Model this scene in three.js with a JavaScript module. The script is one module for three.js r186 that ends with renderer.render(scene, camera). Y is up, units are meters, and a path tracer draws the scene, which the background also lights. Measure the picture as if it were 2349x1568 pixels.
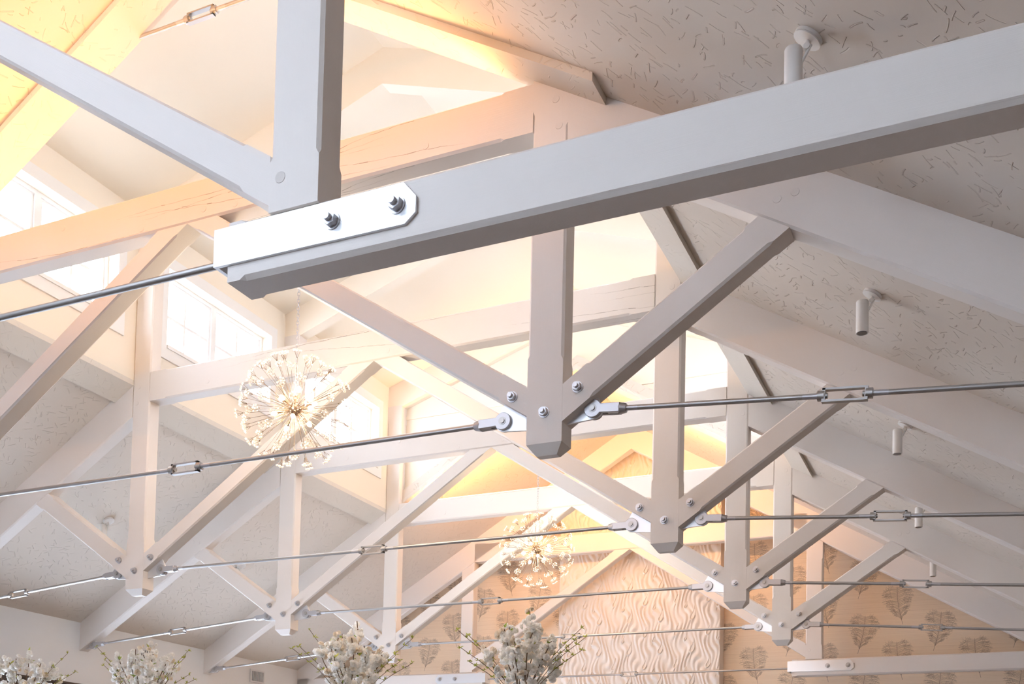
import * as THREE from 'three';
import { mergeGeometries } from 'three/addons/utils/BufferGeometryUtils.js';
import { RectAreaLightUniformsLib } from 'three/addons/lights/RectAreaLightUniformsLib.js';

// ------------------------------------------------------------------ camera, sky, exposure
RectAreaLightUniformsLib.init();
const scene = new THREE.Scene();
const W = 2349, H = 1568;
const camera = new THREE.PerspectiveCamera(2 * Math.atan(H / 2 / 2481.5) * 180 / Math.PI, W / H, 0.05, 200);
camera.position.set(4.386, -1.831, 4.891);
camera.rotation.order = 'YXZ';
camera.rotation.set(0.0467, 0.4284, 0.0222);
camera.setViewOffset(W, H, -0.64, -967.3, W, H);          // a lens shifted upwards: posts stay upright
const renderer = new THREE.WebGLRenderer();
renderer.toneMapping = THREE.LinearToneMapping;
renderer.toneMappingExposure = 0.78;
renderer.shadowMap.enabled = true;
scene.background = new THREE.Color().setRGB(14.6, 17, 21);   // even, bright overcast sky

// ------------------------------------------------------------------ helpers
let seed = 7;
const rnd = () => { seed = (seed * 1664525 + 1013904223) >>> 0; return seed / 4294967296; };
const rr = (a, b) => a + (b - a) * rnd();
const V = (x, y, z) => new THREE.Vector3(x, y, z);
const used = {};
function numbered(name) { const n = used[name] = (used[name] ?? -1) + 1; return n ? `${name}_${String(n).padStart(3, '0')}` : name; }
function thing(name, label, category, pos = [0, 0, 0], group) {
  const o = new THREE.Group(); o.name = numbered(name); o.position.set(...pos);
  o.userData = { label, category }; if (group) o.userData.group = group;
  scene.add(o); return o;
}
function part(name, geo, mat, parent) {
  const m = new THREE.Mesh(geo, mat); m.name = name; m.castShadow = m.receiveShadow = true; parent.add(m); return m;
}
function struct(name, label, geo, mat) {
  const m = geo ? new THREE.Mesh(geo, mat) : new THREE.Group(); m.name = name; m.castShadow = m.receiveShadow = true;
  m.userData = { label, category: name.split('_')[0], kind: 'structure' }; scene.add(m); return m;
}
// solid from a list of polygons (each an array of [x,y,z]); flat normals, uv in metres
function solid(polys, uvOf) {
  const pos = [], uv = [];
  for (const p of polys) {
    const a = p[0];
    const pts = p.map((q) => V(...q));
    const n = V(0, 0, 0);
    for (let i = 1; i < pts.length - 1; i++) n.add(pts[i].clone().sub(pts[0]).cross(pts[i + 1].clone().sub(pts[0])));
    if (n.length() < 1e-9) continue;
    n.normalize();
    const ax = Math.abs(n.x) > 0.8 ? 0 : Math.abs(n.y) > Math.abs(n.z) ? 1 : 2;
    const st = (q, i) => uvOf ? uvOf(q, p, i) : ax === 0 ? [q[2], q[1]] : ax === 1 ? [q[2], Math.hypot(q[0], q[1] - 3.2)] : [q[0], q[1]];
    for (let i = 1; i < p.length - 1; i++) for (const j of [0, i, i + 1]) { pos.push(...p[j]); uv.push(...st(p[j], j)); }
  }
  let vol = 0;
  for (let i = 0; i < pos.length; i += 9) vol += V(pos[i], pos[i + 1], pos[i + 2]).dot(V(pos[i + 3], pos[i + 4], pos[i + 5]).cross(V(pos[i + 6], pos[i + 7], pos[i + 8])));
  if (vol < 0) for (let i = 0, k = 0; i < pos.length; i += 9, k += 6) {
    for (let c = 0; c < 3; c++) [pos[i + 3 + c], pos[i + 6 + c]] = [pos[i + 6 + c], pos[i + 3 + c]];
    for (let c = 0; c < 2; c++) [uv[k + 2 + c], uv[k + 4 + c]] = [uv[k + 4 + c], uv[k + 2 + c]];
  }
  const g = new THREE.BufferGeometry();
  g.setAttribute('position', new THREE.Float32BufferAttribute(pos, 3));
  g.setAttribute('uv', new THREE.Float32BufferAttribute(uv, 2));
  g.computeVertexNormals(); return g;
}
function box(x0, x1, y0, y1, z0, z1) {
  const a = [x0, y0, z0], b = [x1, y0, z0], c = [x1, y1, z0], d = [x0, y1, z0], e = [x0, y0, z1], f = [x1, y0, z1], g = [x1, y1, z1], h = [x0, y1, z1];
  return solid([[a, d, c, b], [e, f, g, h], [a, b, f, e], [d, h, g, c], [a, e, h, d], [b, c, g, f]]);
}
// prism: polygon in x-y, swept along z
function prism(poly, z0, z1) {
  const n = poly.length, s = [];
  s.push(poly.map(([x, y]) => [x, y, z1]), poly.map(([x, y]) => [x, y, z0]).reverse());
  for (let i = 0; i < n; i++) { const a = poly[i], b = poly[(i + 1) % n]; s.push([[...a, z1], [...a, z0], [...b, z0], [...b, z1]]); }
  return solid(s);
}
// a timber: upper edge A0-A1, lower edge B0-B1 in the truss plane, half thickness T, edges chamfered by c between the stops
function timber(A0, A1, B0, B1, T, c = 0.012, s0 = 0.14, s1 = 0.14) {
  const L = Math.hypot((A0[0] + B0[0] - A1[0] - B1[0]) / 2, (A0[1] + B0[1] - A1[1] - B1[1]) / 2), tr = 0.02;
  const st = [[0, 0], [s0 / L, 0], [(s0 + tr) / L, c], [1 - (s1 + tr) / L, c], [1 - s1 / L, 0], [1, 0]];
  const lerp = (p, q, t) => [p[0] + (q[0] - p[0]) * t, p[1] + (q[1] - p[1]) * t];
  const ring = st.map(([t, e]) => {
    const A = lerp(A0, A1, t), B = lerp(B0, B1, t), d = Math.hypot(B[0] - A[0], B[1] - A[1]), n = [(B[0] - A[0]) / d, (B[1] - A[1]) / d];
    const Ai = [A[0] + n[0] * e, A[1] + n[1] * e], Bi = [B[0] - n[0] * e, B[1] - n[1] * e];
    return [[...Ai, T], [...Bi, T], [...B, T - e], [...B, e - T], [...Bi, -T], [...Ai, -T], [...A, e - T], [...A, T - e]];
  });
  const dx = (B1[0] + A1[0] - B0[0] - A0[0]) / 2 / L, dy = (B1[1] + A1[1] - B0[1] - A0[1]) / 2 / L;
  const polys = [ring[0], [...ring[5]].reverse()];
  for (let i = 0; i < 5; i++) for (let k = 0; k < 8; k++) { const j = (k + 1) % 8; polys.push([ring[i][k], ring[i + 1][k], ring[i + 1][j], ring[i][j]]); }
  return solid(polys, (q) => { const x = q[0] - A0[0], y = q[1] - A0[1]; return [x * dx + y * dy, -x * dy + y * dx + (q[2] - T) * 0.9]; });
}
const cyl = (r0, r1, h, n = 20) => new THREE.CylinderGeometry(r0, r1, h, n);
const merged = (list) => mergeGeometries(list.map((g) => { g = g.index ? g.toNonIndexed() : g; for (const k of Object.keys(g.attributes)) if (!['position', 'normal', 'uv'].includes(k)) g.deleteAttribute(k); return g; }));
function tube(a, b, r0, r1 = r0, n = 8) {       // straight round bar from a to b
  const d = b.clone().sub(a), g = new THREE.CylinderGeometry(r1, r0, d.length(), n);
  g.applyQuaternion(new THREE.Quaternion().setFromUnitVectors(V(0, 1, 0), d.clone().normalize()));
  g.translate(...a.clone().add(b).multiplyScalar(0.5).toArray()); return g;
}
const flipX = (g) => {                         // mirror a geometry across x = 0
  const p = g.attributes.position.array, u = g.attributes.uv.array; const polys = [];
  const out = [], ouv = [];
  for (let i = 0, k = 0; i < p.length; i += 9, k += 6) for (const j of [0, 2, 1]) { out.push(-p[i + 3 * j], p[i + 3 * j + 1], p[i + 3 * j + 2]); ouv.push(u[k + 2 * j], u[k + 2 * j + 1]); }
  const o = new THREE.BufferGeometry(); o.setAttribute('position', new THREE.Float32BufferAttribute(out, 3)); o.setAttribute('uv', new THREE.Float32BufferAttribute(ouv, 2)); o.computeVertexNormals(); return o;
};

// ------------------------------------------------------------------ textures
function dataTex(n, m, f, srgb) {
  const d = new Uint8Array(n * m * 4);
  for (let j = 0; j < m; j++) for (let i = 0; i < n; i++) { const c = f(i, j); const k = 4 * (j * n + i); d[k] = c[0]; d[k + 1] = c[1]; d[k + 2] = c[2]; d[k + 3] = 255; }
  const t = new THREE.DataTexture(d, n, m); t.magFilter = THREE.LinearFilter; t.wrapS = t.wrapT = THREE.RepeatWrapping; if (srgb) t.colorSpace = THREE.SRGBColorSpace; t.needsUpdate = true; return t;
}
function canvasTex(n, m, draw, srgb) {
  const c = document.createElement('canvas'); c.width = n; c.height = m; draw(c.getContext('2d'));
  const t = new THREE.CanvasTexture(c); t.wrapS = t.wrapT = THREE.RepeatWrapping; if (srgb) t.colorSpace = THREE.SRGBColorSpace; return t;
}
// brushed paint over timber: fine streaks along the length
const grainH = (() => {
  const n = 512, a = new Float32Array(n * n);
  for (let s = 0; s < 2600; s++) { const y = Math.floor(rnd() * n), x = Math.floor(rnd() * n), l = 40 + rnd() * 260, v = rr(-1, 1); for (let i = 0; i < l; i++) a[y * n + ((x + i) % n)] += v * Math.sin(Math.PI * i / l); }
  return dataTex(n, n, (i, j) => { const v = Math.max(0, Math.min(255, 128 + a[j * n + i] * 38)); return [v, v, v]; });
})();
grainH.repeat.set(1 / 0.9, 1 / 0.22);
// skip-trowel plaster with straw-like flakes
const flakes = canvasTex(2048, 2048, (g) => {
  g.fillStyle = '#606060'; g.fillRect(0, 0, 2048, 2048);
  for (let i = 0; i < 900; i++) {
    const x = rnd() * 2048, y = rnd() * 2048, r = rr(20, 120); const v = Math.floor(rr(86, 108)); g.fillStyle = `rgba(${v},${v},${v},0.25)`;
    g.beginPath(); g.ellipse(x, y, r, r * rr(0.3, 0.8), rnd() * 3, 0, 7); g.fill();
  }
  for (let i = 0; i < 760; i++) {
    const x = rnd() * 2048, y = rnd() * 2048, a = rr(-0.5, 0.5) + (rnd() < 0.6 ? 0.9 : 2.6), l = rr(14, 75), w = rr(2.5, 6.5), b = rr(-8, 8);
    for (const [dx, dy] of [[0, 0], [2048, 0], [-2048, 0], [0, 2048], [0, -2048]]) {
      const X = x + dx, Y = y + dy; if (X < -90 || Y < -90 || X > 2140 || Y > 2140) continue;
      g.lineWidth = w; g.strokeStyle = rnd() < 0.75 ? '#d8d8d8' : '#101010'; g.lineCap = 'round';
      g.beginPath(); g.moveTo(X, Y); g.quadraticCurveTo(X + Math.cos(a) * l / 2 - Math.sin(a) * b, Y + Math.sin(a) * l / 2 + Math.cos(a) * b, X + Math.cos(a) * l, Y + Math.sin(a) * l); g.stroke();
    }
  }
});
flakes.repeat.set(1 / 2.1, 1 / 2.1);
// checks (drying cracks) in the collar beams
const checks = [0, 1].map((k) => canvasTex(2048, 128, (g) => {
  g.fillStyle = '#fff'; g.fillRect(0, 0, 2048, 128);
  for (let i = 0; i < 6; i++) {
    let x = rr(0, 2048), y = rr(18, 100); const n = 20 + rnd() * 40; const sl = rr(-0.1, 0.1);
    for (let s = 0; s < n; s++) {
      const x2 = x + rr(12, 26), y2 = Math.max(8, Math.min(120, y + sl * 20 + rr(-2.2, 2.2)));
      g.strokeStyle = `rgba(70,56,44,${rr(0.12, 0.6)})`; g.lineWidth = rr(0.7, 2.0) * Math.sin(Math.PI * (s + 0.7) / (n + 1)); g.beginPath(); g.moveTo(x, y); g.lineTo(x2, y2); g.stroke(); x = x2; y = y2;
    }
  }
}, true));
for (const t of checks) t.repeat.set(1 / 4.44, 1 / 0.25);
// printed wallpaper: large feathers, half drop, on a horizontal weave
const wallpaper = canvasTex(1376, 1072, (g) => {   // 0.86 m x 0.67 m
  g.fillStyle = '#efd9bf'; g.fillRect(0, 0, 1376, 1072);
  for (let y = 0; y < 1072; y += 3) { g.fillStyle = `rgba(${rnd() < 0.5 ? '150,120,85' : '255,244,224'},${rr(0.02, 0.13)})`; g.fillRect(0, y, 1376, rr(1, 3)); }
  for (let i = 0; i < 500; i++) { g.fillStyle = `rgba(140,110,80,${rr(0.03, 0.1)})`; g.fillRect(rnd() * 1376, rnd() * 1072, rr(30, 160), 2); }
  const feather = (cx, cy, tilt, flip) => {
    const P = (s, u) => { const bend = flip * (Math.sin(s * 2.6) * 46 - 20), x = u + bend, y = -s * 830 + 415; return [cx + x * Math.cos(tilt) - y * Math.sin(tilt), cy + x * Math.sin(tilt) + y * Math.cos(tilt)]; };
    const line = (pts, w, a) => { g.strokeStyle = `rgba(92,78,66,${a})`; g.lineWidth = w; g.beginPath(); pts.forEach((p, i) => i ? g.lineTo(...p) : g.moveTo(...p)); g.stroke(); };
    const stem = []; for (let i = 0; i <= 20; i++) stem.push(P(i / 20 * 0.9, 0)); line(stem, 5.5, 0.75);
    for (let i = 0; i < 66; i++) for (const sd of [-1, 1]) {
      const s = 0.1 + 0.78 * i / 66, wid = (s < 0.6 ? 120 + 190 * Math.pow((s - 0.1) / 0.5, 0.8) : 310 * Math.sqrt(Math.max(0.03, 1 - Math.pow((s - 0.6) / 0.36, 2)))) * rr(0.72, 1.02);
      const rise = rr(0.1, 0.2) * (1.15 - 0.8 * s), wob = rr(2, 6), ph = rnd() * 6, pts = [];
      for (let k = 0; k <= 7; k++) { const u = k / 7; pts.push(P(s + rise * Math.pow(u, 0.7) - 0.05 * u * u * u + Math.sin(u * wob + ph) * 0.009 * u, sd * wid * u)); }
      line(pts, 3.0, rr(0.3, 0.7));
      for (const k of [3, 4, 5, 6]) if (rnd() < 0.6) { const q = pts[k]; line([q, [q[0] + sd * rr(4, 22), q[1] - rr(8, 34)], [q[0] + sd * rr(16, 44), q[1] - rr(10, 52)]], 2.4, rr(0.3, 0.6)); }
    }
  };
  for (const [x, y, t] of [[344, 320, 0.14], [1032, 856, -0.1]]) for (const dx of [-1376, 0, 1376]) for (const dy of [-1072, 0, 1072]) if (Math.abs(x + dx - 688) < 1150 && Math.abs(y + dy - 536) < 1050) { const s = seed; feather(x + dx, y + dy, t, Math.sign(t)); seed = s; }
}, true);
wallpaper.repeat.set(1 / 0.86, 1 / 0.67);

// ------------------------------------------------------------------ materials
const std = (o) => new THREE.MeshStandardMaterial(o);
const rgb = (r, g, b) => new THREE.Color().setRGB(r, g, b);
const M = {
  beam: std({ color: rgb(0.78, 0.73, 0.685), roughness: 0.5, bumpMap: grainH, bumpScale: 0.0009 }),
  ceiling: std({ color: rgb(0.70, 0.63, 0.555), roughness: 0.75, bumpMap: flakes, bumpScale: 0.008 }),
  strip: std({ color: rgb(0.72, 0.67, 0.60), roughness: 0.7, bumpMap: flakes, bumpScale: 0.004 }),
  cream: std({ color: rgb(0.87, 0.79, 0.67), roughness: 0.7 }),
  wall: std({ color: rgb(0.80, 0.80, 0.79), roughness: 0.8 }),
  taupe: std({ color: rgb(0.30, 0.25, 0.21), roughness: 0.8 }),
  paper: std({ map: wallpaper, roughness: 0.8 }),
  relief: std({ color: rgb(0.83, 0.76, 0.69), roughness: 0.55 }),
  floor: std({ color: rgb(0.15, 0.118, 0.095), roughness: 0.5 }),
  rug: std({ color: rgb(0.09, 0.06, 0.045), roughness: 0.95 }),
  steel: std({ color: rgb(0.47, 0.46, 0.45), roughness: 0.44, metalness: 0.9 }),
  plated: std({ color: rgb(0.55, 0.55, 0.57), roughness: 0.42, metalness: 0.75 }),
  platePaint: std({ color: rgb(0.80, 0.82, 0.85), roughness: 0.36, metalness: 0.6 }),
  window: std({ color: rgb(0.86, 0.86, 0.85), roughness: 0.4 }),
  glass: new THREE.MeshPhysicalMaterial({ color: 0xffffff, transmission: 1, thickness: 0, roughness: 0.02, ior: 1.45 }),
  fixture: std({ color: rgb(0.80, 0.79, 0.77), roughness: 0.4 }),
  lens: std({ color: rgb(0.12, 0.12, 0.13), roughness: 0.15 }),
  chrome: std({ color: rgb(0.42, 0.32, 0.24), roughness: 0.18, metalness: 1 }),
  crystal: new THREE.MeshPhysicalMaterial({ color: rgb(0.97, 0.95, 0.92), transmission: 0.5, thickness: 0, roughness: 0.3, ior: 1.5 }),
  bulb: std({ color: 0xffffff, emissive: rgb(1.0, 0.78, 0.46), emissiveIntensity: 9, roughness: 0.3 }),
  led: std({ color: 0xffffff, emissive: rgb(1.0, 0.62, 0.26), emissiveIntensity: 4, roughness: 0.4 }),
  petal: new THREE.MeshPhysicalMaterial({ color: rgb(0.97, 0.96, 0.93), roughness: 1, transmission: 0.6, thickness: 0, side: THREE.DoubleSide }),
  petal2: new THREE.MeshPhysicalMaterial({ color: rgb(0.90, 0.81, 0.68), roughness: 1, transmission: 0.45, thickness: 0, side: THREE.DoubleSide }),
  leaf: std({ color: rgb(0.26, 0.33, 0.05), roughness: 0.6, side: THREE.DoubleSide }),
  leaf2: std({ color: rgb(0.45, 0.46, 0.08), roughness: 0.6, side: THREE.DoubleSide }),
  bark: std({ color: rgb(0.16, 0.10, 0.06), roughness: 0.8 }),
  stand: std({ color: rgb(0.55, 0.5, 0.42), roughness: 0.3, metalness: 0.8 }),
  darkWood: std({ color: rgb(0.07, 0.05, 0.04), roughness: 0.5 }),
  vent: std({ color: rgb(0.72, 0.71, 0.70), roughness: 0.5 }),
  ventDark: std({ color: rgb(0.10, 0.10, 0.10), roughness: 0.9 }),
};
const collarMat = checks.map((t) => { const m = M.beam.clone(); m.map = t; return m; });

// ------------------------------------------------------------------ setting
const D = 2.0702, T = 0.0638, S = 0.59, C0 = 3.22, WX = 5.09, FLOOR = -3.35, ZN = 8.2, ZB = -8.74;
const tz = (k) => k === 5 ? -8.246 : (1 - k) * D;            // truss planes, k = 0 (nearest) ... 5
const roofY = (x, c = C0) => c - S * Math.abs(x);
const MX = 2.405, M0 = 4.07, MS = 0.326;                     // raised lantern: wall plane, ridge, slope
const monY = (x) => M0 - MS * Math.abs(x);
const z1 = 0, z4 = tz(4);

struct('floor', 'dark brown floor of the hall', box(-WX - 0.2, WX + 0.2, FLOOR - 0.15, FLOOR, ZB - 0.3, ZN + 0.3), M.floor);
{ const o = thing('carpet', 'dark brown carpet on the floor under the nearest truss', 'carpet', [0, FLOOR, 4.4]); part('pile', box(-4.6, 4.6, 0, 0.012, -3.4, 3.4), M.rug, o); for (const z of [-3.45, 3.45]) part('border', box(-4.7, 4.7, 0, 0.01, z - 0.05, z + 0.05), M.rug, o); }
function slope(x0, x1, za, zb, c = C0, th = 0.12) {          // one slab of the roof's underside
  return prism([[x0, roofY(x0, c)], [x1, roofY(x1, c)], [x1, roofY(x1, c) + th], [x0, roofY(x0, c) + th]], za, zb);
}
const XE = WX + 0.25, SK0 = 5.5, SK1 = 7.1, SKX = 1.3;       // SK: a roof light behind the camera's back, over the next bay
struct('ceiling', 'right slope of the flaked plaster ceiling', merged([slope(0, XE, z1 + 0.01, SK0), slope(SKX, XE, SK0, SK1), slope(0, XE, SK1, ZN + 0.3), slope(MX + 0.02, XE, z4 - 0.01, z1 + 0.01), slope(0, XE, ZB - 0.3, z4 - 0.01)]), M.ceiling);
struct('ceiling_001', 'left slope of the flaked plaster ceiling', merged([slope(-XE, 0, z1 + 0.01, SK0), slope(-XE, -SKX, SK0, SK1), slope(-XE, 0, SK1, ZN + 0.3), slope(-XE, -MX - 0.02, z4 - 0.01, z1 + 0.01), slope(-XE, 0, ZB - 0.3, z4 - 0.01)]), M.ceiling);
for (const s of [-1, 1]) {
  const q = (x) => s * x;
  struct(s < 0 ? 'ceiling_002' : 'ceiling_003', `${s < 0 ? 'left' : 'right'} slope of the smooth cream lantern ceiling`, prism([[0, M0], [q(2.62), monY(2.62)], [q(2.62), monY(2.62) + 0.08], [0, M0 + 0.08]], z4 - 0.1, 0.1), M.cream);
}
// boards round the lantern opening, 4 cm proud of the plaster
let trimN = 0;
const trim = (label, geo, mat) => struct(`trim_${++trimN}`, label, geo, mat);
for (const s of [-1, 1]) {
  const sd = s < 0 ? 'left' : 'right';
  const b = (x0, x1, za, zb) => { const g = slope(x0, x1, za, zb, 3.175, 0.045); return s < 0 ? flipX(g) : g; };
  trim(`board along the ${sd} edge of the lantern opening`, b(MX - 0.004, 2.605, z4, z1 - 0.005), M.strip);
  trim(`sloping board on the ${sd} at the near end of the lantern opening`, b(0, 2.605, z1 - 0.004, 0.255), M.strip);
  trim(`sloping board on the ${sd} at the far end of the lantern opening`, b(0, 2.605, z4 - 0.255, z4 + 0.004), M.strip);
}
// lantern walls, with window openings
const winC = [0, 1, 2].map((k) => -D / 2 - k * D), WY0 = 2.25, WY1 = 2.955, WH = 0.74;
for (const s of [-1, 1]) {
  const x0 = MX, x1 = MX + 0.2, list = [box(x0, x1, 1.79, WY0, z4 - 0.1, 0.1), box(x0, x1, WY1, 3.4, z4 - 0.1, 0.1)];
  let z = 0.1; for (const c of winC) { list.push(box(x0, x1, WY0, WY1, c + WH, z)); z = c - WH; }
  list.push(box(x0, x1, WY0, WY1, z4 - 0.1, z));
  const g = merged(list);
  struct(s < 0 ? 'wall_lantern_left' : 'wall_lantern_right', `${s < 0 ? 'left' : 'right'} cream wall of the lantern with window openings`, s < 0 ? flipX(g) : g, M.cream);
}
const gable = (z0, z9) => { const g = prism([[0, C0], [2.5, roofY(2.5)], [2.5, monY(2.5)], [0, M0]], z0, z9); return merged([g, flipX(g)]); };
struct('wall_lantern_far', 'cream gable wall closing the far end of the lantern', gable(z4 - 0.1, z4 - T), M.cream);
struct('wall_lantern_near', 'cream gable wall closing the near end of the lantern', gable(0.02, 0.1), M.cream);
trim('thin horizontal moulding on the far gable wall of the lantern', box(-2.22, 2.22, 2.905, 2.945, z4 - T, z4 - T + 0.02), M.cream);
const ribName = ['', '', 'second', 'third', 'fourth'];
for (const k of [2, 3, 4]) for (const s of [-1, 1]) {
  const g = prism([[0, 3.78], [2.41, 2.973], [2.41, monY(2.41)], [0, M0]], tz(k) - 0.06, tz(k) + 0.06);
  trim(`${s < 0 ? 'left' : 'right'} half of the cream gable rib in the lantern over the ${ribName[k]} truss`, s < 0 ? flipX(g) : g, M.cream);
}
// windows of the lantern
let winN = 0;
const bayName = ['nearest', 'middle', 'farthest'];
for (const s of [-1, 1]) for (let k = 0; k < 3; k++) {
  const w = struct(`window_${++winN}`, `${bayName[k]} white double lantern window on the ${s < 0 ? 'left' : 'right'}`);
  const zc = winC[k], X = (a, b, y0, y1, za, zb) => { const g = box(a, b, y0, y1, zc + za, zc + zb); return s < 0 ? flipX(g) : g; };
  const f0 = MX - 0.018, f1 = MX;
  part('casing', merged([X(f0, f1, 2.13, WY0, -0.826, 0.826), X(f0, f1, WY1, 3.06, -0.826, 0.826), X(f0, f1, WY0, WY1, -0.826, -WH), X(f0, f1, WY0, WY1, WH, 0.826)]), M.window, w);
  part('window_sill', X(MX - 0.03, MX + 0.11, WY0 - 0.02, WY0 + 0.012, -WH, WH), M.window, w);
  const a = MX + 0.10, b = MX + 0.16;
  part('frame', merged([X(a, b, WY0, WY0 + 0.03, -WH, WH), X(a, b, WY1 - 0.03, WY1, -WH, WH), X(a, b, WY0 + 0.03, WY1 - 0.03, -WH, -WH + 0.03), X(a, b, WY0 + 0.03, WY1 - 0.03, WH - 0.03, WH), X(a, b, WY0 + 0.03, WY1 - 0.03, -0.03, 0.03)]), M.window, w);
  for (const q of [-1, 1]) {
    const u0 = q < 0 ? -WH + 0.03 : 0.03, u1 = q < 0 ? -0.03 : WH - 0.03, a2 = MX + 0.115, b2 = MX + 0.15, r = 0.024;
    const sash = part('sash', merged([X(a2, b2, WY0 + 0.03, WY0 + 0.03 + r, u0, u1), X(a2, b2, WY1 - 0.03 - r, WY1 - 0.03, u0, u1), X(a2, b2, WY0 + 0.03 + r, WY1 - 0.03 - r, u0, u0 + r), X(a2, b2, WY0 + 0.03 + r, WY1 - 0.03 - r, u1 - r, u1)]), M.window, w);
    const um = (u0 + u1) / 2, ym = (WY0 + WY1) / 2;
    part('muntin', X(a2 + 0.008, b2 - 0.008, WY0 + 0.05, WY1 - 0.05, um - 0.013, um + 0.013), M.window, sash);
    part('muntin', X(a2 + 0.009, b2 - 0.009, ym - 0.013, ym + 0.013, u0 + 0.02, u1 - 0.02), M.window, sash);
    const ys = [[WY0 + 0.05, ym - 0.009], [ym + 0.009, WY1 - 0.05]], us = [[u0 + 0.022, um - 0.009], [um + 0.009, u1 - 0.022]];
    for (const [ya, yb] of ys) for (const [ua, ub] of us) {
      const x = s * (MX + 0.132);
      part('pane', solid([[[x, ya, zc + ua], [x, ya, zc + ub], [x, yb, zc + ub], [x, yb, zc + ua]]]), M.glass, sash);
    }
  }
}
for (const s of [-1, 1]) {                                    // roof light
  const w = struct(`window_${++winN}`, `${s < 0 ? 'left' : 'right'} sloping roof light over the bay behind the viewpoint`);
  const f = (x0, x1, za, zb) => { const g = slope(x0, x1, za, zb, C0 + 0.02, 0.16); return s < 0 ? flipX(g) : g; };
  part('frame', merged([f(0, SKX + 0.05, SK0 - 0.03, SK0 + 0.05), f(0, SKX + 0.05, SK1 - 0.05, SK1 + 0.03), f(SKX - 0.02, SKX + 0.06, SK0, SK1), f(0, 0.05, SK0, SK1), f(0, SKX, 6.28, 6.32)]), M.window, w);
  for (const [za, zb] of [[SK0 + 0.05, 6.28], [6.32, SK1 - 0.05]]) part('pane', solid([[[0, C0 + 0.12, za], [s * SKX, roofY(SKX) + 0.12, za], [s * SKX, roofY(SKX) + 0.12, zb], [0, C0 + 0.12, zb]]]), M.glass, w);
}
// hall walls; the right and near walls have openings (out of frame) that let the daylight in
const eave = roofY(WX) + 0.1;
for (const s of [-1, 1]) {
  const top = -1.0, holes = s < 0 ? [-7.2, -5.15, -3.1, -1.05] : [];
  const list = [box(WX, WX + 0.2, FLOOR, -2.9, ZB - 0.3, ZN + 0.3), box(WX, WX + 0.2, top, eave, ZB - 0.3, ZN + 0.3)];
  let z = ZB - 0.3;
  for (const c of holes) { list.push(box(WX, WX + 0.2, -2.9, top, z, c - 0.65)); z = c + 0.65; }
  list.push(box(WX, WX + 0.2, -2.9, top, z, ZN + 0.3));
  const g = merged(list);
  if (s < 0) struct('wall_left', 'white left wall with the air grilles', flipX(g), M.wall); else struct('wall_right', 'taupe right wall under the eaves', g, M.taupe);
}
{
  const a = 0.25, b = 1.75, hw = 1.9, y9 = roofY(XE) + 0.1, yb = (x) => roofY(x) + 0.1;
  struct('wall_near', 'white gable wall with a wide window in its gable', merged([
    box(-XE, XE, FLOOR, y9, ZN, ZN + 0.2),
    prism([[-XE, y9], [-hw, y9], [-hw, yb(hw)]], ZN, ZN + 0.2), prism([[XE, y9], [hw, yb(hw)], [hw, y9]], ZN, ZN + 0.2),
    box(-hw, hw, y9, a, ZN, ZN + 0.2), box(-0.06, 0.06, a, b, ZN, ZN + 0.2),
    prism([[-hw, b], [hw, b], [hw, yb(hw)], [0, yb(0)], [-hw, yb(hw)]], ZN, ZN + 0.2)]), M.wall);
}
{
  const g = prism([[-XE, FLOOR], [XE, FLOOR], [XE, roofY(XE) + 0.1], [0, C0 + 0.1], [-XE, roofY(XE) + 0.1]], ZB - 0.2, ZB);
  struct('wall_far', 'end wall papered with large printed feathers', g, M.paper);
}
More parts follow.
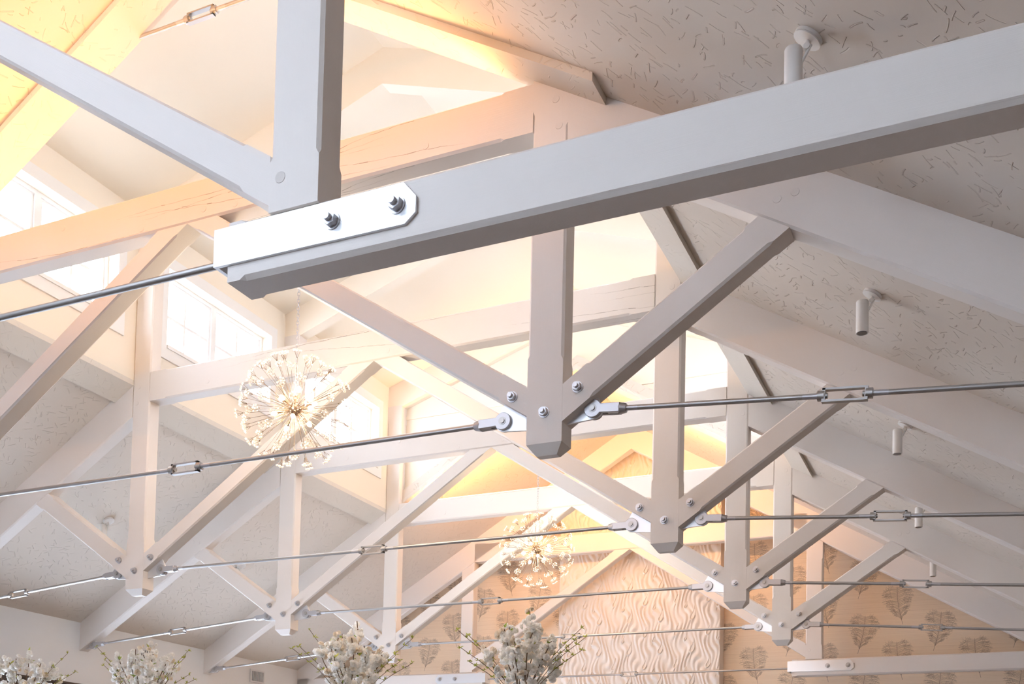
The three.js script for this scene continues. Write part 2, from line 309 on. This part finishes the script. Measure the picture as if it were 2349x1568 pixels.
{ // centre panel of the end wall: moulded relief of waves and drops
  const hw = 1.1, y0 = -0.6, nx = 400, ny = 600, zf = -8.53, h = 0.022;
  const tile = 0.42;
  const height = (x, y) => {                              // flowing upright waves that part round tear drops
    const u = x / tile, v = y / tile, tp = Math.PI * 2;
    let w = u + 0.075 * Math.sin(tp * v + 0.6 + 1.3 * Math.sin(tp * u)) + 0.03 * Math.sin(tp * 0.5 * (v + 1.3 * u)), rim = 0, hole = 1;
    for (const [cx, cy, sc] of [[0.27, 0.30, 1], [0.77, 0.78, 1.1], [0.55, 0.1, 0.55]]) {
      let dx = u - cx - 0.05 * Math.sin(tp * (v - cy)), dy = v - cy; dx -= Math.round(dx); dy -= Math.round(dy);
      const rx = 0.06 * sc * (dy < 0 ? 1 : Math.max(0.25, 1 - dy / (0.3 * sc))), ry = (dy < 0 ? 0.09 : 0.26) * sc, q = Math.hypot(dx / rx, dy / ry);
      w += Math.sign(dx) * 0.045 * sc * Math.exp(-Math.pow(dx / 0.13, 2) - Math.pow(dy / (0.26 * sc), 2));
      rim = Math.max(rim, Math.exp(-Math.pow((q - 1) / 0.24, 2)) * (dy < 0.03 ? 1 : 0.6)); hole = Math.min(hole, Math.max(0, Math.min(1, (q - 0.9) * 3)));
    }
    const amp = 0.62 + 0.38 * Math.sin(tp * (v + 0.5 * u) + 2 * Math.sin(tp * u));
    return Math.max(Math.pow(0.5 + 0.5 * Math.sin(tp * w * 7), 0.8) * amp * hole, rim, 0.15 * (1 - hole));
  };
  const pos = [], uv = [], idx = [], yt = (x) => roofY(x) - 0.01;
  for (let j = 0; j <= ny; j++) for (let i = 0; i <= nx; i++) {
    const x = -hw + 2 * hw * i / nx, y = y0 + (3.2 - y0) * j / ny, e = (i === 0 || i === nx) ? 0 : 1;
    pos.push(x, Math.min(y, yt(x)), zf + h * height(x, y) * e); uv.push(x, y);
  }
  for (let j = 0; j < ny; j++) for (let i = 0; i < nx; i++) {
    const a = j * (nx + 1) + i, x = -hw + 2 * hw * i / nx; if (y0 + (3.2 - y0) * j / ny > yt(x) + 0.01) continue;
    idx.push(a, a + 1, a + nx + 2, a, a + nx + 2, a + nx + 1);
  }
  const g = new THREE.BufferGeometry(); g.setAttribute('position', new THREE.Float32BufferAttribute(pos, 3)); g.setAttribute('uv', new THREE.Float32BufferAttribute(uv, 2)); g.setIndex(idx); g.computeVertexNormals();
  const p = struct('wall_panel', 'pale moulded relief panel of waves and drops on the end wall');
  part('relief_face', g, M.relief, p);
  part('panel_body', prism([[-hw, FLOOR], [hw, FLOOR], [hw, roofY(hw)], [0, C0], [-hw, roofY(hw)]], ZB, zf - 0.001), M.relief, p);
}

// ------------------------------------------------------------------ trusses
const PX0 = 2.2175, PX1 = 2.4075;
const rLow = (x) => 2.905 - S * Math.abs(x);
const boltGeo = (() => {
  const w = cyl(0.028, 0.028, 0.004, 24), n = cyl(0.022, 0.023, 0.02, 6), s = cyl(0.0115, 0.0125, 0.016, 14);
  w.translate(0, 0.002, 0); n.translate(0, 0.014, 0); s.translate(0, 0.031, 0);
  const g = merged([w, n, s]); g.rotateX(Math.PI / 2); return g;
})();
const pegGeo = cyl(0.019, 0.0205, 0.004, 18).rotateX(Math.PI / 2);
function addBolt(o, x, y, z = T, m = M.plated) { const b = part('bolt', boltGeo, m, o); b.position.set(x, y, z); b.rotation.z = x * 5 + y; return b; }
function addPeg(o, x, y, z = T) { const b = part('peg', pegGeo, M.beam, o); b.position.set(x, y, z); return b; }
const geoCache = {};
const once = (key, f) => geoCache[key] ?? (geoCache[key] = f());
const both = (o, name, key, f, mat = M.beam) => { for (const s of [1, -1]) part(name, s > 0 ? once(key, f) : once(key + 'L', () => flipX(once(key, f))), mat, o); };
function postGeo(top0, top1, bottom, pointed) {          // upright with chamfered arrises; intermediate ones end in a blunt point
  const g = timber([PX0, bottom], [PX0, top0], [PX1, bottom], [PX1, top1], T, 0.012, pointed ? 0.42 : 0.16, 0.2);
  if (!pointed) return g;
  const i = 0.04, d = 0.05, a = [[PX0, bottom, T], [PX1, bottom, T], [PX1, bottom, -T], [PX0, bottom, -T]], b = [[PX0 + i, bottom - d, T - i], [PX1 - i, bottom - d, T - i], [PX1 - i, bottom - d, i - T], [PX0 + i, bottom - d, i - T]];
  const polys = [b.slice().reverse(), a]; for (let k = 0; k < 4; k++) { const j = (k + 1) % 4; polys.push([a[k], b[k], b[j], a[j]]); }
  return merged([g, solid(polys)]);
}
const gussetGeo = (() => {                               // right-hand gusset under the outer brace
  const sh = new THREE.Shape(); sh.moveTo(2.405, 0.11); sh.lineTo(2.40, 0.2); sh.lineTo(2.52, 0.235); sh.lineTo(2.572, 0.214); sh.lineTo(2.592, 0.17);
  sh.absarc(2.551, 0.156, 0.047, 0.2, -Math.PI / 2, true); sh.lineTo(2.405, 0.1); const g = new THREE.ExtrudeGeometry(sh, { depth: 0.014, bevelEnabled: false, curveSegments: 12 }); g.translate(0, 0, -0.007); return g;
})();
const gussetIn = (() => {
  const sh = new THREE.Shape(); sh.moveTo(2.22, 0.098); sh.lineTo(2.22, 0.2); sh.lineTo(2.08, 0.265); sh.lineTo(2.055, 0.225); sh.lineTo(2.026, 0.172);
  sh.absarc(2.066, 0.156, 0.047, Math.PI - 0.2, 1.5 * Math.PI, false); sh.lineTo(2.22, 0.095); const g = new THREE.ExtrudeGeometry(sh, { depth: 0.014, bevelEnabled: false, curveSegments: 12 }); g.translate(0, 0, -0.007); return g;
})();
const gussetFoot = (() => {
  const sh = new THREE.Shape(); sh.moveTo(5.09, -0.07); sh.lineTo(5.09, 0.06); sh.lineTo(4.93, 0.07); sh.lineTo(4.905, 0.0); sh.absarc(4.95, -0.032, 0.045, 2.4, 1.5 * Math.PI, false); sh.lineTo(5.09, -0.08);
  const g = new THREE.ExtrudeGeometry(sh, { depth: 0.014, bevelEnabled: false, curveSegments: 12 }); g.translate(0, 0, -0.007); return g;
})();
const ordinal = ['nearest', 'second', 'third', 'fourth', 'fifth', 'farthest'];
const trussLabel = [
  'nearest white timber truss with a bolted steel plate on its heavy tie beam',
  'second white timber truss, whose collar beam glows orange behind the nearest truss',
  'third white timber truss, directly behind the near chandelier',
  'fourth white timber truss, between the two chandeliers',
  'fifth white timber truss, just behind the far chandelier',
  'farthest white timber truss standing against the feather wallpaper'];
for (let k = 0; k <= 5; k++) {
  const o = thing('roof_truss', trussLabel[k], 'truss', [0, 0, tz(k)], 'timber roof trusses');
  const end = k === 0 || k === 5, lant = k >= 2 && k <= 4;
  part('collar_beam', once('collar' + (k % 2), () => timber([-PX0, 1.85], [PX0, 1.85], [-PX0, 1.6], [PX0, 1.6], T, 0.012, 0.16, 0.16)), k <= 2 ? collarMat[k % 2] : M.beam, o);
  if (end) {
    both(o, 'rafter', 'rafterEnd', () => timber([0, C0 + 0.02], [WX, roofY(WX) + 0.02], [0, 2.905], [WX, rLow(WX)], T, 0.012, 0.1, 0.1));
    both(o, 'queen_post', 'postEnd', () => postGeo(rLow(PX0), rLow(PX1), 0.09, false));
    both(o, 'brace', 'braceEnd', () => timber([PX0, 0.28], [0.2, 1.6], [PX0, 0.115], [0, 1.598], T - 0.001, 0.012, 0.12, 0.1));
    both(o, 'tie_beam', 'tieBeam', () => timber([2.06, 0.09], [WX, 0.09], [2.06, -0.11], [WX, -0.11], T, 0.014, 0.05, 0.2));
    both(o, 'steel_plate', 'strap', () => {
      const out = [[2.01, 0.07], [2.01, -0.055], [2.735, -0.066 + 0.006], [2.772, -0.03], [2.772, 0.02], [2.728, 0.07]];
      return merged([prism(out, T, T + 0.012), prism(out, -T - 0.012, -T), box(2.01, 2.024, -0.055, 0.07, -T, T)]);
    }, M.platePaint);
    for (const s of [1, -1]) { for (const x of [2.475, 2.708]) addBolt(o, s * x, 0.003, T + 0.012); addPeg(o, s * 2.26, 0.2); addPeg(o, s * 2.3, 1.9); addPeg(o, s * 3.1, 0.99 + 0.2); }
  } else {
    both(o, 'rafter', 'rafter', () => timber([PX1, roofY(PX1) + 0.02], [WX, roofY(WX) + 0.02], [PX1, rLow(PX1)], [WX, rLow(WX)], T, 0.012, 0.1, 0.1));
    both(o, 'queen_post', lant ? 'postTall' : 'post', () => lant ? postGeo(3.05, 3.05, 0, true) : postGeo(roofY(PX0), roofY(PX1), 0, true));
    both(o, 'brace', 'braceIn', () => timber([PX0, 0.295], [0.222, 1.6], [PX0, 0.148], [0, 1.598], T - 0.001, 0.012, 0.16, 0.08));
    both(o, 'brace', 'braceOut', () => timber([PX1, 0.283], [3.357, rLow(3.357)], [PX1, 0.098], [3.497, rLow(3.497)], T - 0.001, 0.012, 0.16, 0.08));
    both(o, 'gusset_plate', 'gusset', () => gussetGeo, M.platePaint);
    both(o, 'gusset_plate', 'gussetIn', () => gussetIn, M.platePaint);
    both(o, 'gusset_plate', 'gussetFoot', () => gussetFoot, M.platePaint);
    for (const s of [1, -1]) {
      addBolt(o, s * 2.311, 0.154); addBolt(o, s * 2.486, 0.255); addBolt(o, s * 2.137, 0.255);
      addPeg(o, s * 2.34, 1.74); addPeg(o, s * 2.36, 1.6); addPeg(o, s * 3.44, 0.985); addPeg(o, s * 1.6, 1.68); addPeg(o, s * 3.52, 1.0); addPeg(o, s * 0.35, 1.64);
    }
    addPeg(o, 0.12, 1.66); addPeg(o, -1.0, 1.78);
  }
}

// ------------------------------------------------------------------ tie rods: rod, turnbuckle, clevises
const clevisGeo = (() => {                               // pin at the origin, rod leaves along +x
  const sh = new THREE.Shape(); const r = 0.042; sh.absarc(0, 0, r, 0.5, 2 * Math.PI - 0.5, false);
  sh.quadraticCurveTo(0.055, -0.02, 0.08, -0.021); sh.lineTo(0.135, -0.021); sh.lineTo(0.135, 0.021); sh.lineTo(0.08, 0.021); sh.quadraticCurveTo(0.055, 0.02, Math.cos(0.5) * r, Math.sin(0.5) * r);
  const mk = (z) => { const g = new THREE.ExtrudeGeometry(sh, { depth: 0.012, bevelEnabled: true, bevelSize: 0.002, bevelThickness: 0.002, bevelSegments: 1, curveSegments: 20 }); g.translate(0, 0, z); return g; };
  const body = box(0.075, 0.135, -0.021, 0.021, -0.024, 0.024);
  const neck = cyl(0.022, 0.03, 0.035, 6); neck.rotateZ(-Math.PI / 2); neck.translate(0.15, 0, 0);
  return merged([mk(0.012), mk(-0.024), body, neck]);
})();
const pinGeo = merged([cyl(0.013, 0.013, 0.07, 16).rotateX(Math.PI / 2), cyl(0.021, 0.021, 0.056, 16).rotateX(Math.PI / 2)]);
const buckleGeo = (() => {
  const L = 0.115, e = 0.03; const list = [];
  for (const s of [-1, 1]) { const b = cyl(0.024, 0.024, e, 6); b.rotateZ(Math.PI / 2); b.translate(s * (L - e / 2 + 0.004), 0, 0); list.push(b, box(Math.min(s * (L - 0.016), s * (L - 0.03)), Math.max(s * (L - 0.016), s * (L - 0.03)), -0.031, 0.031, -0.014, 0.014)); }
  for (const s of [-1, 1]) { const y = s * 0.027; list.push(box(-L + 0.016, L - 0.016, y - 0.0045, y + 0.0045, -0.014, 0.014)); }
  return merged(list);
})();
function tieRod(label, a, b, at, z, clevA, clevB, group, r = 0.0125, scale = 1) {
  const dir = b.clone().sub(a).normalize(), len = b.distanceTo(a), ang = Math.atan2(dir.y, dir.x);
  const o = thing('tie_rod', label, 'tie rod', [a.x, a.y, z], group);
  o.rotation.z = ang;
  const t0 = clevA ? 0.16 : 0, t1 = len - (clevB ? 0.16 : 0), tb = len * at;
  for (const [p, q] of [[t0, tb - 0.075], [tb + 0.075, t1]]) {
    const rod = part('rod', tube(V(p, 0, 0), V(q, 0, 0), r * scale, r * scale, 18), M.steel, o);
  }
  for (const x of [t0 + 0.03, tb - 0.15, tb + 0.15]) if (x > 0.05) part('thread', tube(V(x - 0.035, 0, 0), V(x + 0.035, 0, 0), r * scale * 1.04, r * scale * 1.04, 18), M.plated, o);
  const bk = part('turnbuckle', buckleGeo, M.steel, o); bk.position.x = tb; bk.scale.setScalar(scale);
  if (clevA) { const c = part('clevis', clevisGeo, M.plated, o); part('pin', pinGeo, M.steel, c); }
  if (clevB) { const c = part('clevis', clevisGeo, M.plated, o); c.position.x = len; c.rotation.z = Math.PI; part('pin', pinGeo, M.steel, c); }
  return o;
}
const ords = ['', 'second', 'third', 'fourth', 'fifth'];
for (let k = 1; k <= 4; k++) {
  const z = tz(k);
  tieRod(`steel tie rod with turnbuckle between the two posts of the ${ords[k]} truss`, V(-2.066, 0.157, 0), V(2.066, 0.157, 0), 0.5, z, true, true, 'tie rods between posts');
  tieRod(`steel tie rod from the right post of the ${ords[k]} truss to the right eave`, V(2.551, 0.156, 0), V(4.95, -0.034, 0), 0.494, z, true, true, 'tie rods to the right eave');
  tieRod(`steel tie rod from the left post of the ${ords[k]} truss to the left eave`, V(-4.95, -0.034, 0), V(-2.551, 0.156, 0), 0.506, z, true, true, 'tie rods to the left eave');
}
tieRod('thick steel tie rod running into the bolted plate of the nearest truss', V(-2.0, -0.004, 0), V(2.0, -0.004, 0), 0.5, tz(0), false, false, 'tie rods of the end trusses');
tieRod('thin steel tie rod crossing low in front of the relief panel', V(-2.0, -0.004, 0), V(2.0, -0.004, 0), 0.5, tz(5), false, false, 'tie rods of the end trusses');
tieRod('short tie rod with turnbuckle high under the ridge at the top left', V(-0.56, 2.905, 0), V(0.56, 2.905, 0), 0.5, 0.01, false, false);

// ------------------------------------------------------------------ spotlights on the ceiling
const slopeQ = (s) => new THREE.Quaternion().setFromUnitVectors(V(0, 1, 0), V(s * S, 1, 0).normalize());
function spotLight(label, s, x, z) {
  const o = thing('ceiling_spotlight', label, 'spotlight', [s * x, roofY(x), z], s > 0 ? 'spotlights on the right ceiling' : 'spotlights on the left ceiling');
  const base = part('mounting_plate', merged([cyl(0.054, 0.054, 0.012, 32), cyl(0.05, 0.054, 0.006, 32).translate(0, -0.009, 0)]), M.fixture, o);
  base.quaternion.copy(slopeQ(s)); base.position.set(-s * 0.006 * 0.5, -0.006, 0);
  part('bracket', merged([tube(V(0, -0.01, 0), V(-0.012, -0.045, 0), 0.01, 0.008, 10), tube(V(0.006, -0.035, 0), V(-0.03, -0.1, 0), 0.006, 0.005, 8), cyl(0.012, 0.012, 0.02, 12).rotateX(Math.PI / 2).translate(-0.008, -0.04, 0)]), M.fixture, o);
  const c = part('lamp_body', merged([cyl(0.033, 0.033, 0.17, 32), cyl(0.031, 0.033, 0.004, 32).translate(0, 0.087, 0)]), M.fixture, o); c.position.set(-0.056, -0.125, 0);
  const r = part('lamp_ring', new THREE.TorusGeometry(0.0305, 0.0025, 8, 32).rotateX(Math.PI / 2), M.fixture, c); r.position.y = -0.085;
  const l = part('lens', cyl(0.026, 0.026, 0.003, 28), M.lens, c); l.position.y = -0.0865;
}
['white cylinder spotlight at the top, partly behind the heavy tie beam', 'white cylinder spotlight on the right ceiling between the second and third trusses', 'white cylinder spotlight on the right ceiling between the third and fourth trusses', 'white cylinder spotlight crossed by the tie rod of the third truss', 'farthest small spotlight on the right, peeking out under a rafter'].forEach((l, i) => spotLight(l, 1, 3.735, 1.01 - 2.09 * i));
['white spotlight on the left ceiling behind the brace of the third truss', 'white spotlight on the left ceiling behind the brace of the fourth truss'].forEach((l, i) => spotLight(l, -1, 3.75, -3.11 - 2.06 * i));

// ------------------------------------------------------------------ chandeliers
const linkGeo = new THREE.TorusGeometry(0.0105, 0.0027, 6, 12).scale(0.8, 1.55, 1);
const flowerGeo = (() => {                                // a fan of wires, each with a crystal drop; axis +y
  const wires = [], drops = [], n = 7;
  for (let i = 0; i < n; i++) {
    const a = i / n * 2 * Math.PI, r = i === 0 ? 0 : 0.024, p = V(Math.cos(a) * r, 0.055 - (i ? 0.004 : 0), Math.sin(a) * r);
    wires.push(tube(V(0, 0, 0), p, 0.0009, 0.0009, 4));
    drops.push(new THREE.OctahedronGeometry(0.0076, 1).scale(1, 0.8, 1).translate(p.x, p.y, p.z));
  }
  return [merged(wires), merged(drops)];
})();
function chandelier(label, pos, top) {
  const o = thing('chandelier', label, 'chandelier', pos, 'starburst chandeliers');
  part('hub', merged([new THREE.IcosahedronGeometry(0.045, 2), cyl(0.008, 0.008, 0.07, 10).translate(0, 0.06, 0)]), M.chrome, o);
  const N = 96, gold = Math.PI * (3 - Math.sqrt(5));
  for (let i = 0; i < N; i++) {
    const y = 1 - 2 * (i + 0.5) / N, r = Math.sqrt(1 - y * y), d = V(Math.cos(i * gold) * r, y, Math.sin(i * gold) * r);
    if (d.y > 0.985) continue;
    const L = 0.333 + rr(-0.012, 0.012), st = part('stem', tube(d.clone().multiplyScalar(0.04), d.clone().multiplyScalar(L), 0.0017, 0.0014, 5), M.chrome, o);
    const q = new THREE.Quaternion().setFromUnitVectors(V(0, 1, 0), d).multiply(new THREE.Quaternion().setFromAxisAngle(V(0, 1, 0), rnd() * 6));
    for (const [nm, g, m] of [['wire_fan', flowerGeo[0], M.chrome], ['crystal_cluster', flowerGeo[1], M.crystal]]) { const f = part(nm, g, m, st); f.position.copy(d).multiplyScalar(L); f.quaternion.copy(q); }
  }
  const nb = 10;
  for (let i = 0; i < nb; i++) {
    const y = 0.85 - 1.7 * (i + 0.5) / nb, r = Math.sqrt(1 - y * y), d = V(Math.cos(i * 2.4 + 0.7) * r, y, Math.sin(i * 2.4 + 0.7) * r);
    const arm = part('lamp_holder', merged([tube(d.clone().multiplyScalar(0.03), d.clone().multiplyScalar(0.085), 0.003, 0.003, 8), tube(d.clone().multiplyScalar(0.085), d.clone().multiplyScalar(0.122), 0.0085, 0.0085, 12)]), M.chrome, o);
    const b = part('bulb', new THREE.SphereGeometry(0.0155, 16, 12).scale(1, 1.5, 1), M.bulb, arm);
    b.position.copy(d).multiplyScalar(0.142); b.quaternion.setFromUnitVectors(V(0, 1, 0), d);
    const p = new THREE.PointLight(rgb(1.0, 0.76, 0.5), BULB, 0, 2); p.position.copy(b.position); p.shadow.radius = 0.7; p.castShadow = true; o.add(p);
  }
  const chain = new THREE.Group(); chain.name = 'chain'; o.add(chain);
  let y = 0.09, i = 0; const end = top - pos[1];
  while (y < end) { const l = part('link', linkGeo, M.plated, chain); l.position.y = y; l.rotation.y = (i++ % 2) * Math.PI / 2 + 0.4; y += 0.0255; }
  part('ceiling_canopy', cyl(0.055, 0.06, 0.03, 24).translate(0, end - 0.012, 0), M.chrome, o);
}
const BULB = 0.65;
chandelier('near starburst chandelier of crystal sprays in front of the third truss', [0, 0.875, -1.04], M0);
chandelier('far starburst chandelier of crystal sprays in front of the end wall', [0, 0.885, -5.2], M0);

// ------------------------------------------------------------------ warm strip lamps lying on the collar beams (out of sight from below)
function stripLamp(label, x0, x1, y, z, power, dir) {
  const o = thing('strip_light', label, 'strip light', [(x0 + x1) / 2, y, z]);
  const L = x1 - x0; part('channel', box(-L / 2, L / 2, 0, 0.012, -0.02, 0.02), M.steel, o);
  part('light_diffuser', box(-L / 2 + 0.01, L / 2 - 0.01, 0.012, 0.02, -0.017, 0.017), M.led, o);
  const a = new THREE.RectAreaLight(rgb(1.0, 0.46, 0.12), power, L - 0.02, 0.034); a.position.set(0, 0.024, 0); a.lookAt(0, 1, dir); o.add(a);
}
stripLamp('warm strip light lying on the collar beam of the second truss', -1.9, 1.9, 1.85, 0.0, 200, 1.4);
stripLamp('warm strip light lying on the collar beam of the fifth truss', -1.9, 1.9, 1.85, z4, 420, -1.4);
stripLamp('warm strip light lying on the collar beam of the nearest truss', -1.9, 1.9, 1.85, tz(0) + 0.02, 250, -1.6);

// ------------------------------------------------------------------ left wall: air grilles and a dark board
for (const [l, z0, z9, y0, y1] of [['small white air grille on the left wall near the far corner', -7.40, -7.09, -0.085, 0.095], ['white air grille on the left wall, half hidden by a blossom bouquet', -5.29, -4.98, -0.11, 0.075]]) {
  const o = thing('air_grille', l, 'vent', [-WX, (y0 + y1) / 2, (z0 + z9) / 2], 'air grilles on the left wall');
  const h = (y1 - y0) / 2, w = (z9 - z0) / 2;
  part('frame', merged([box(0, 0.014, -h, -h + 0.022, -w, w), box(0, 0.014, h - 0.022, h, -w, w), box(0, 0.014, -h + 0.022, h - 0.022, -w, -w + 0.022), box(0, 0.014, -h + 0.022, h - 0.022, w - 0.022, w)]), M.vent, o);
  part('backing', box(0.0, 0.002, -h + 0.02, h - 0.02, -w + 0.02, w - 0.02), M.ventDark, o);
  for (let i = 0; i < 9; i++) { const z = -w + 0.035 + (2 * w - 0.07) * i / 8; part('slat', box(0.002, 0.011, -h + 0.02, h - 0.02, z - 0.006, z + 0.006), M.vent, o); }
}
{
  const o = thing('wall_board', 'dark brown board on the white left wall behind the leftmost blossoms', 'board', [-WX, -0.5, -3]);
  part('board', box(0, 0.05, -0.35, 0, -2.2, 2), M.darkWood, o);
  part('ledge', box(0, 0.08, 0, 0.02, -2.25, 2.05), M.darkWood, o);
}

// ------------------------------------------------------------------ blossom bouquets
const petalGeo = (open, n) => {                           // a ruffled double blossom, axis +y
  const pos = [];
  for (let i = 0; i < n; i++) {
    const t = i / n, a = i * 2.4, tilt = 0.25 + t * open, rad = 0.0155 * (0.75 + 0.25 * t), w = 0.0078;
    const c = Math.cos(a), s = Math.sin(a), dir = V(c * Math.sin(tilt), Math.cos(tilt), s * Math.sin(tilt)), side = V(-s, 0, c), up = dir.clone().cross(side);
    const base = V(0, -0.004, 0), mid = dir.clone().multiplyScalar(rad * 0.65).addScaledVector(up, rr(-0.002, 0.002)), tip = dir.clone().multiplyScalar(rad).addScaledVector(up, rr(-0.003, 0.004));
    const l = mid.clone().addScaledVector(side, w).addScaledVector(up, 0.002), r = mid.clone().addScaledVector(side, -w).addScaledVector(up, 0.002);
    for (const f of [[base, l, mid], [base, mid, r], [l, tip, mid], [mid, tip, r]]) for (const p of f) pos.push(p.x, p.y, p.z);
  }
  const g = new THREE.BufferGeometry(); g.setAttribute('position', new THREE.Float32BufferAttribute(pos, 3)); g.setAttribute('uv', new THREE.Float32BufferAttribute(new Float32Array(pos.length / 3 * 2), 2)); g.computeVertexNormals(); return g;
};
const blossoms = [petalGeo(1.6, 20), petalGeo(2.1, 24), petalGeo(1.3, 18)];
const leafShape = (L, w) => solid([[[0, 0, 0], [w, L * 0.4, 0.003], [0, L * 0.45, 0]], [[0, 0, 0], [0, L * 0.45, 0], [-w, L * 0.4, 0.003]], [[0, L * 0.45, 0], [w, L * 0.4, 0.003], [0, L, -0.005]], [[0, L * 0.45, 0], [0, L, -0.005], [-w, L * 0.4, 0.003]]]);
const leafGeo = leafShape(0.042, 0.010), budGeo = leafShape(0.02, 0.0035);
function bouquet(label, pos, R, Hh, nb, nBl, seedN, sprigs, K) {
  seed = seedN;
  const o = thing('blossom_bouquet', label, 'flowers', [pos[0], FLOOR, pos[2]], 'bouquets along the bottom edge');
  const y0 = pos[1] - FLOOR;
  part('flower_stand', merged([cyl(0.14, 0.16, 0.03, 32).translate(0, 0.015, 0), cyl(0.012, 0.02, y0 - 0.22, 16).translate(0, (y0 - 0.22) / 2, 0), new THREE.LatheGeometry([[0.0, 0], [0.05, 0.02], [0.075, 0.09], [0.07, 0.2], [0.085, 0.24], [0.08, 0.24], [0.066, 0.2], [0, 0.1]].map((p) => new THREE.Vector2(...p)), 28).translate(0, y0 - 0.24, 0)]), M.stand, o);
  const spots = [];
  for (let i = 0; i < nb; i++) {
    const a = i * 2.4 + rr(-0.3, 0.3), sp = Math.sqrt((i + 0.3) / nb), hh = Hh * (1 - 0.42 * sp) * rr(0.82, 1.05);
    const c = new THREE.CatmullRomCurve3([V(0, y0 - 0.05, 0), V(Math.cos(a) * R * sp * 0.45, y0 + hh * 0.4, Math.sin(a) * R * sp * 0.45), V(Math.cos(a) * R * sp + rr(-0.02, 0.02), y0 + hh * 0.78, Math.sin(a) * R * sp + rr(-0.02, 0.02)), V(Math.cos(a) * R * sp * 1.12 + rr(-0.03, 0.03), y0 + hh, Math.sin(a) * R * sp * 1.12)]);
    part('branch', new THREE.TubeGeometry(c, 10, 0.0028 * K, 5), M.bark, o); spots.push(c);
  }
  for (let i = 0; i < nBl; i++) {
    const c = spots[i % nb], t = 0.3 + 0.7 * Math.pow(rnd(), 0.85), p = c.getPoint(t), off = V(rr(-1, 1), rr(-1, 1), rr(-1, 1)).normalize();
    const b = part('blossom', blossoms[i % 3], rnd() < 0.16 ? M.petal2 : M.petal, o), s = K * rr(1.05, 1.8) * (t > 0.93 ? 0.8 : 1);
    b.position.copy(p).addScaledVector(off, K * rr(0.008, 0.045)); b.scale.setScalar(s); b.quaternion.setFromUnitVectors(V(0, 1, 0), off);
  }
  for (let i = 0; i < nb * 3; i++) {
    const c = spots[i % nb], t = rr(0.4, 1), p = c.getPoint(t), d = V(rr(-1, 1), rr(-0.1, 1), rr(-1, 1)).normalize();
    const b = part('leaf', leafGeo, rnd() < 0.6 ? M.leaf : M.leaf2, o); b.position.copy(p); b.quaternion.setFromUnitVectors(V(0, 1, 0), d); b.scale.setScalar(K * rr(0.6, 1.1));
  }
  for (let i = 0; i < sprigs; i++) {                      // thin budding twigs that reach out sideways
    const a = (i % 2 ? 0.4284 + Math.PI : 0.4284) * -1 + rr(-0.35, 0.35), out = R * rr(1.25, 1.75), hh = Hh * rr(0.42, 0.85);
    const c = new THREE.CatmullRomCurve3([V(0, y0, 0), V(Math.cos(a) * out * 0.5, y0 + hh * 0.62, Math.sin(a) * out * 0.5), V(Math.cos(a) * out, y0 + hh, Math.sin(a) * out)]);
    const tw = part('twig', new THREE.TubeGeometry(c, 10, 0.0017 * K, 4), M.bark, o);
    for (const t of [0.55, 0.72, 0.86, 1]) for (let k = 0; k < 5; k++) { const l = part('bud_leaf', budGeo, M.leaf2, tw); l.position.copy(c.getPoint(t)); l.quaternion.setFromUnitVectors(V(0, 1, 0), V(rr(-1, 1), rr(-0.2, 1), rr(-1, 1)).normalize()); l.scale.setScalar(K * 1.1); }
  }
}
for (const a of [
  ['pale blossom bouquet at the lower left corner', [-3.493, -1.07, -1.936], 0.29, 0.70, 11, 250, 11, 3, 1.316],
  ['blossom bouquet in front of the left wall, overlapping an air grille', [-2.517, -1.04, -2.38], 0.256, 0.780, 11, 250, 23, 7, 1.345],
  ['tall white blossom bouquet in front of the left post of the fifth truss', [-0.304, -1.069, -2.308], 0.278, 0.819, 12, 300, 37, 7, 1.463],
  ['broad white blossom bouquet below the far chandelier', [1.115, -1.032, -2.418], 0.290, 0.768, 12, 300, 51, 8, 1.45],
]) bouquet(...a);

renderer.render(scene, camera);
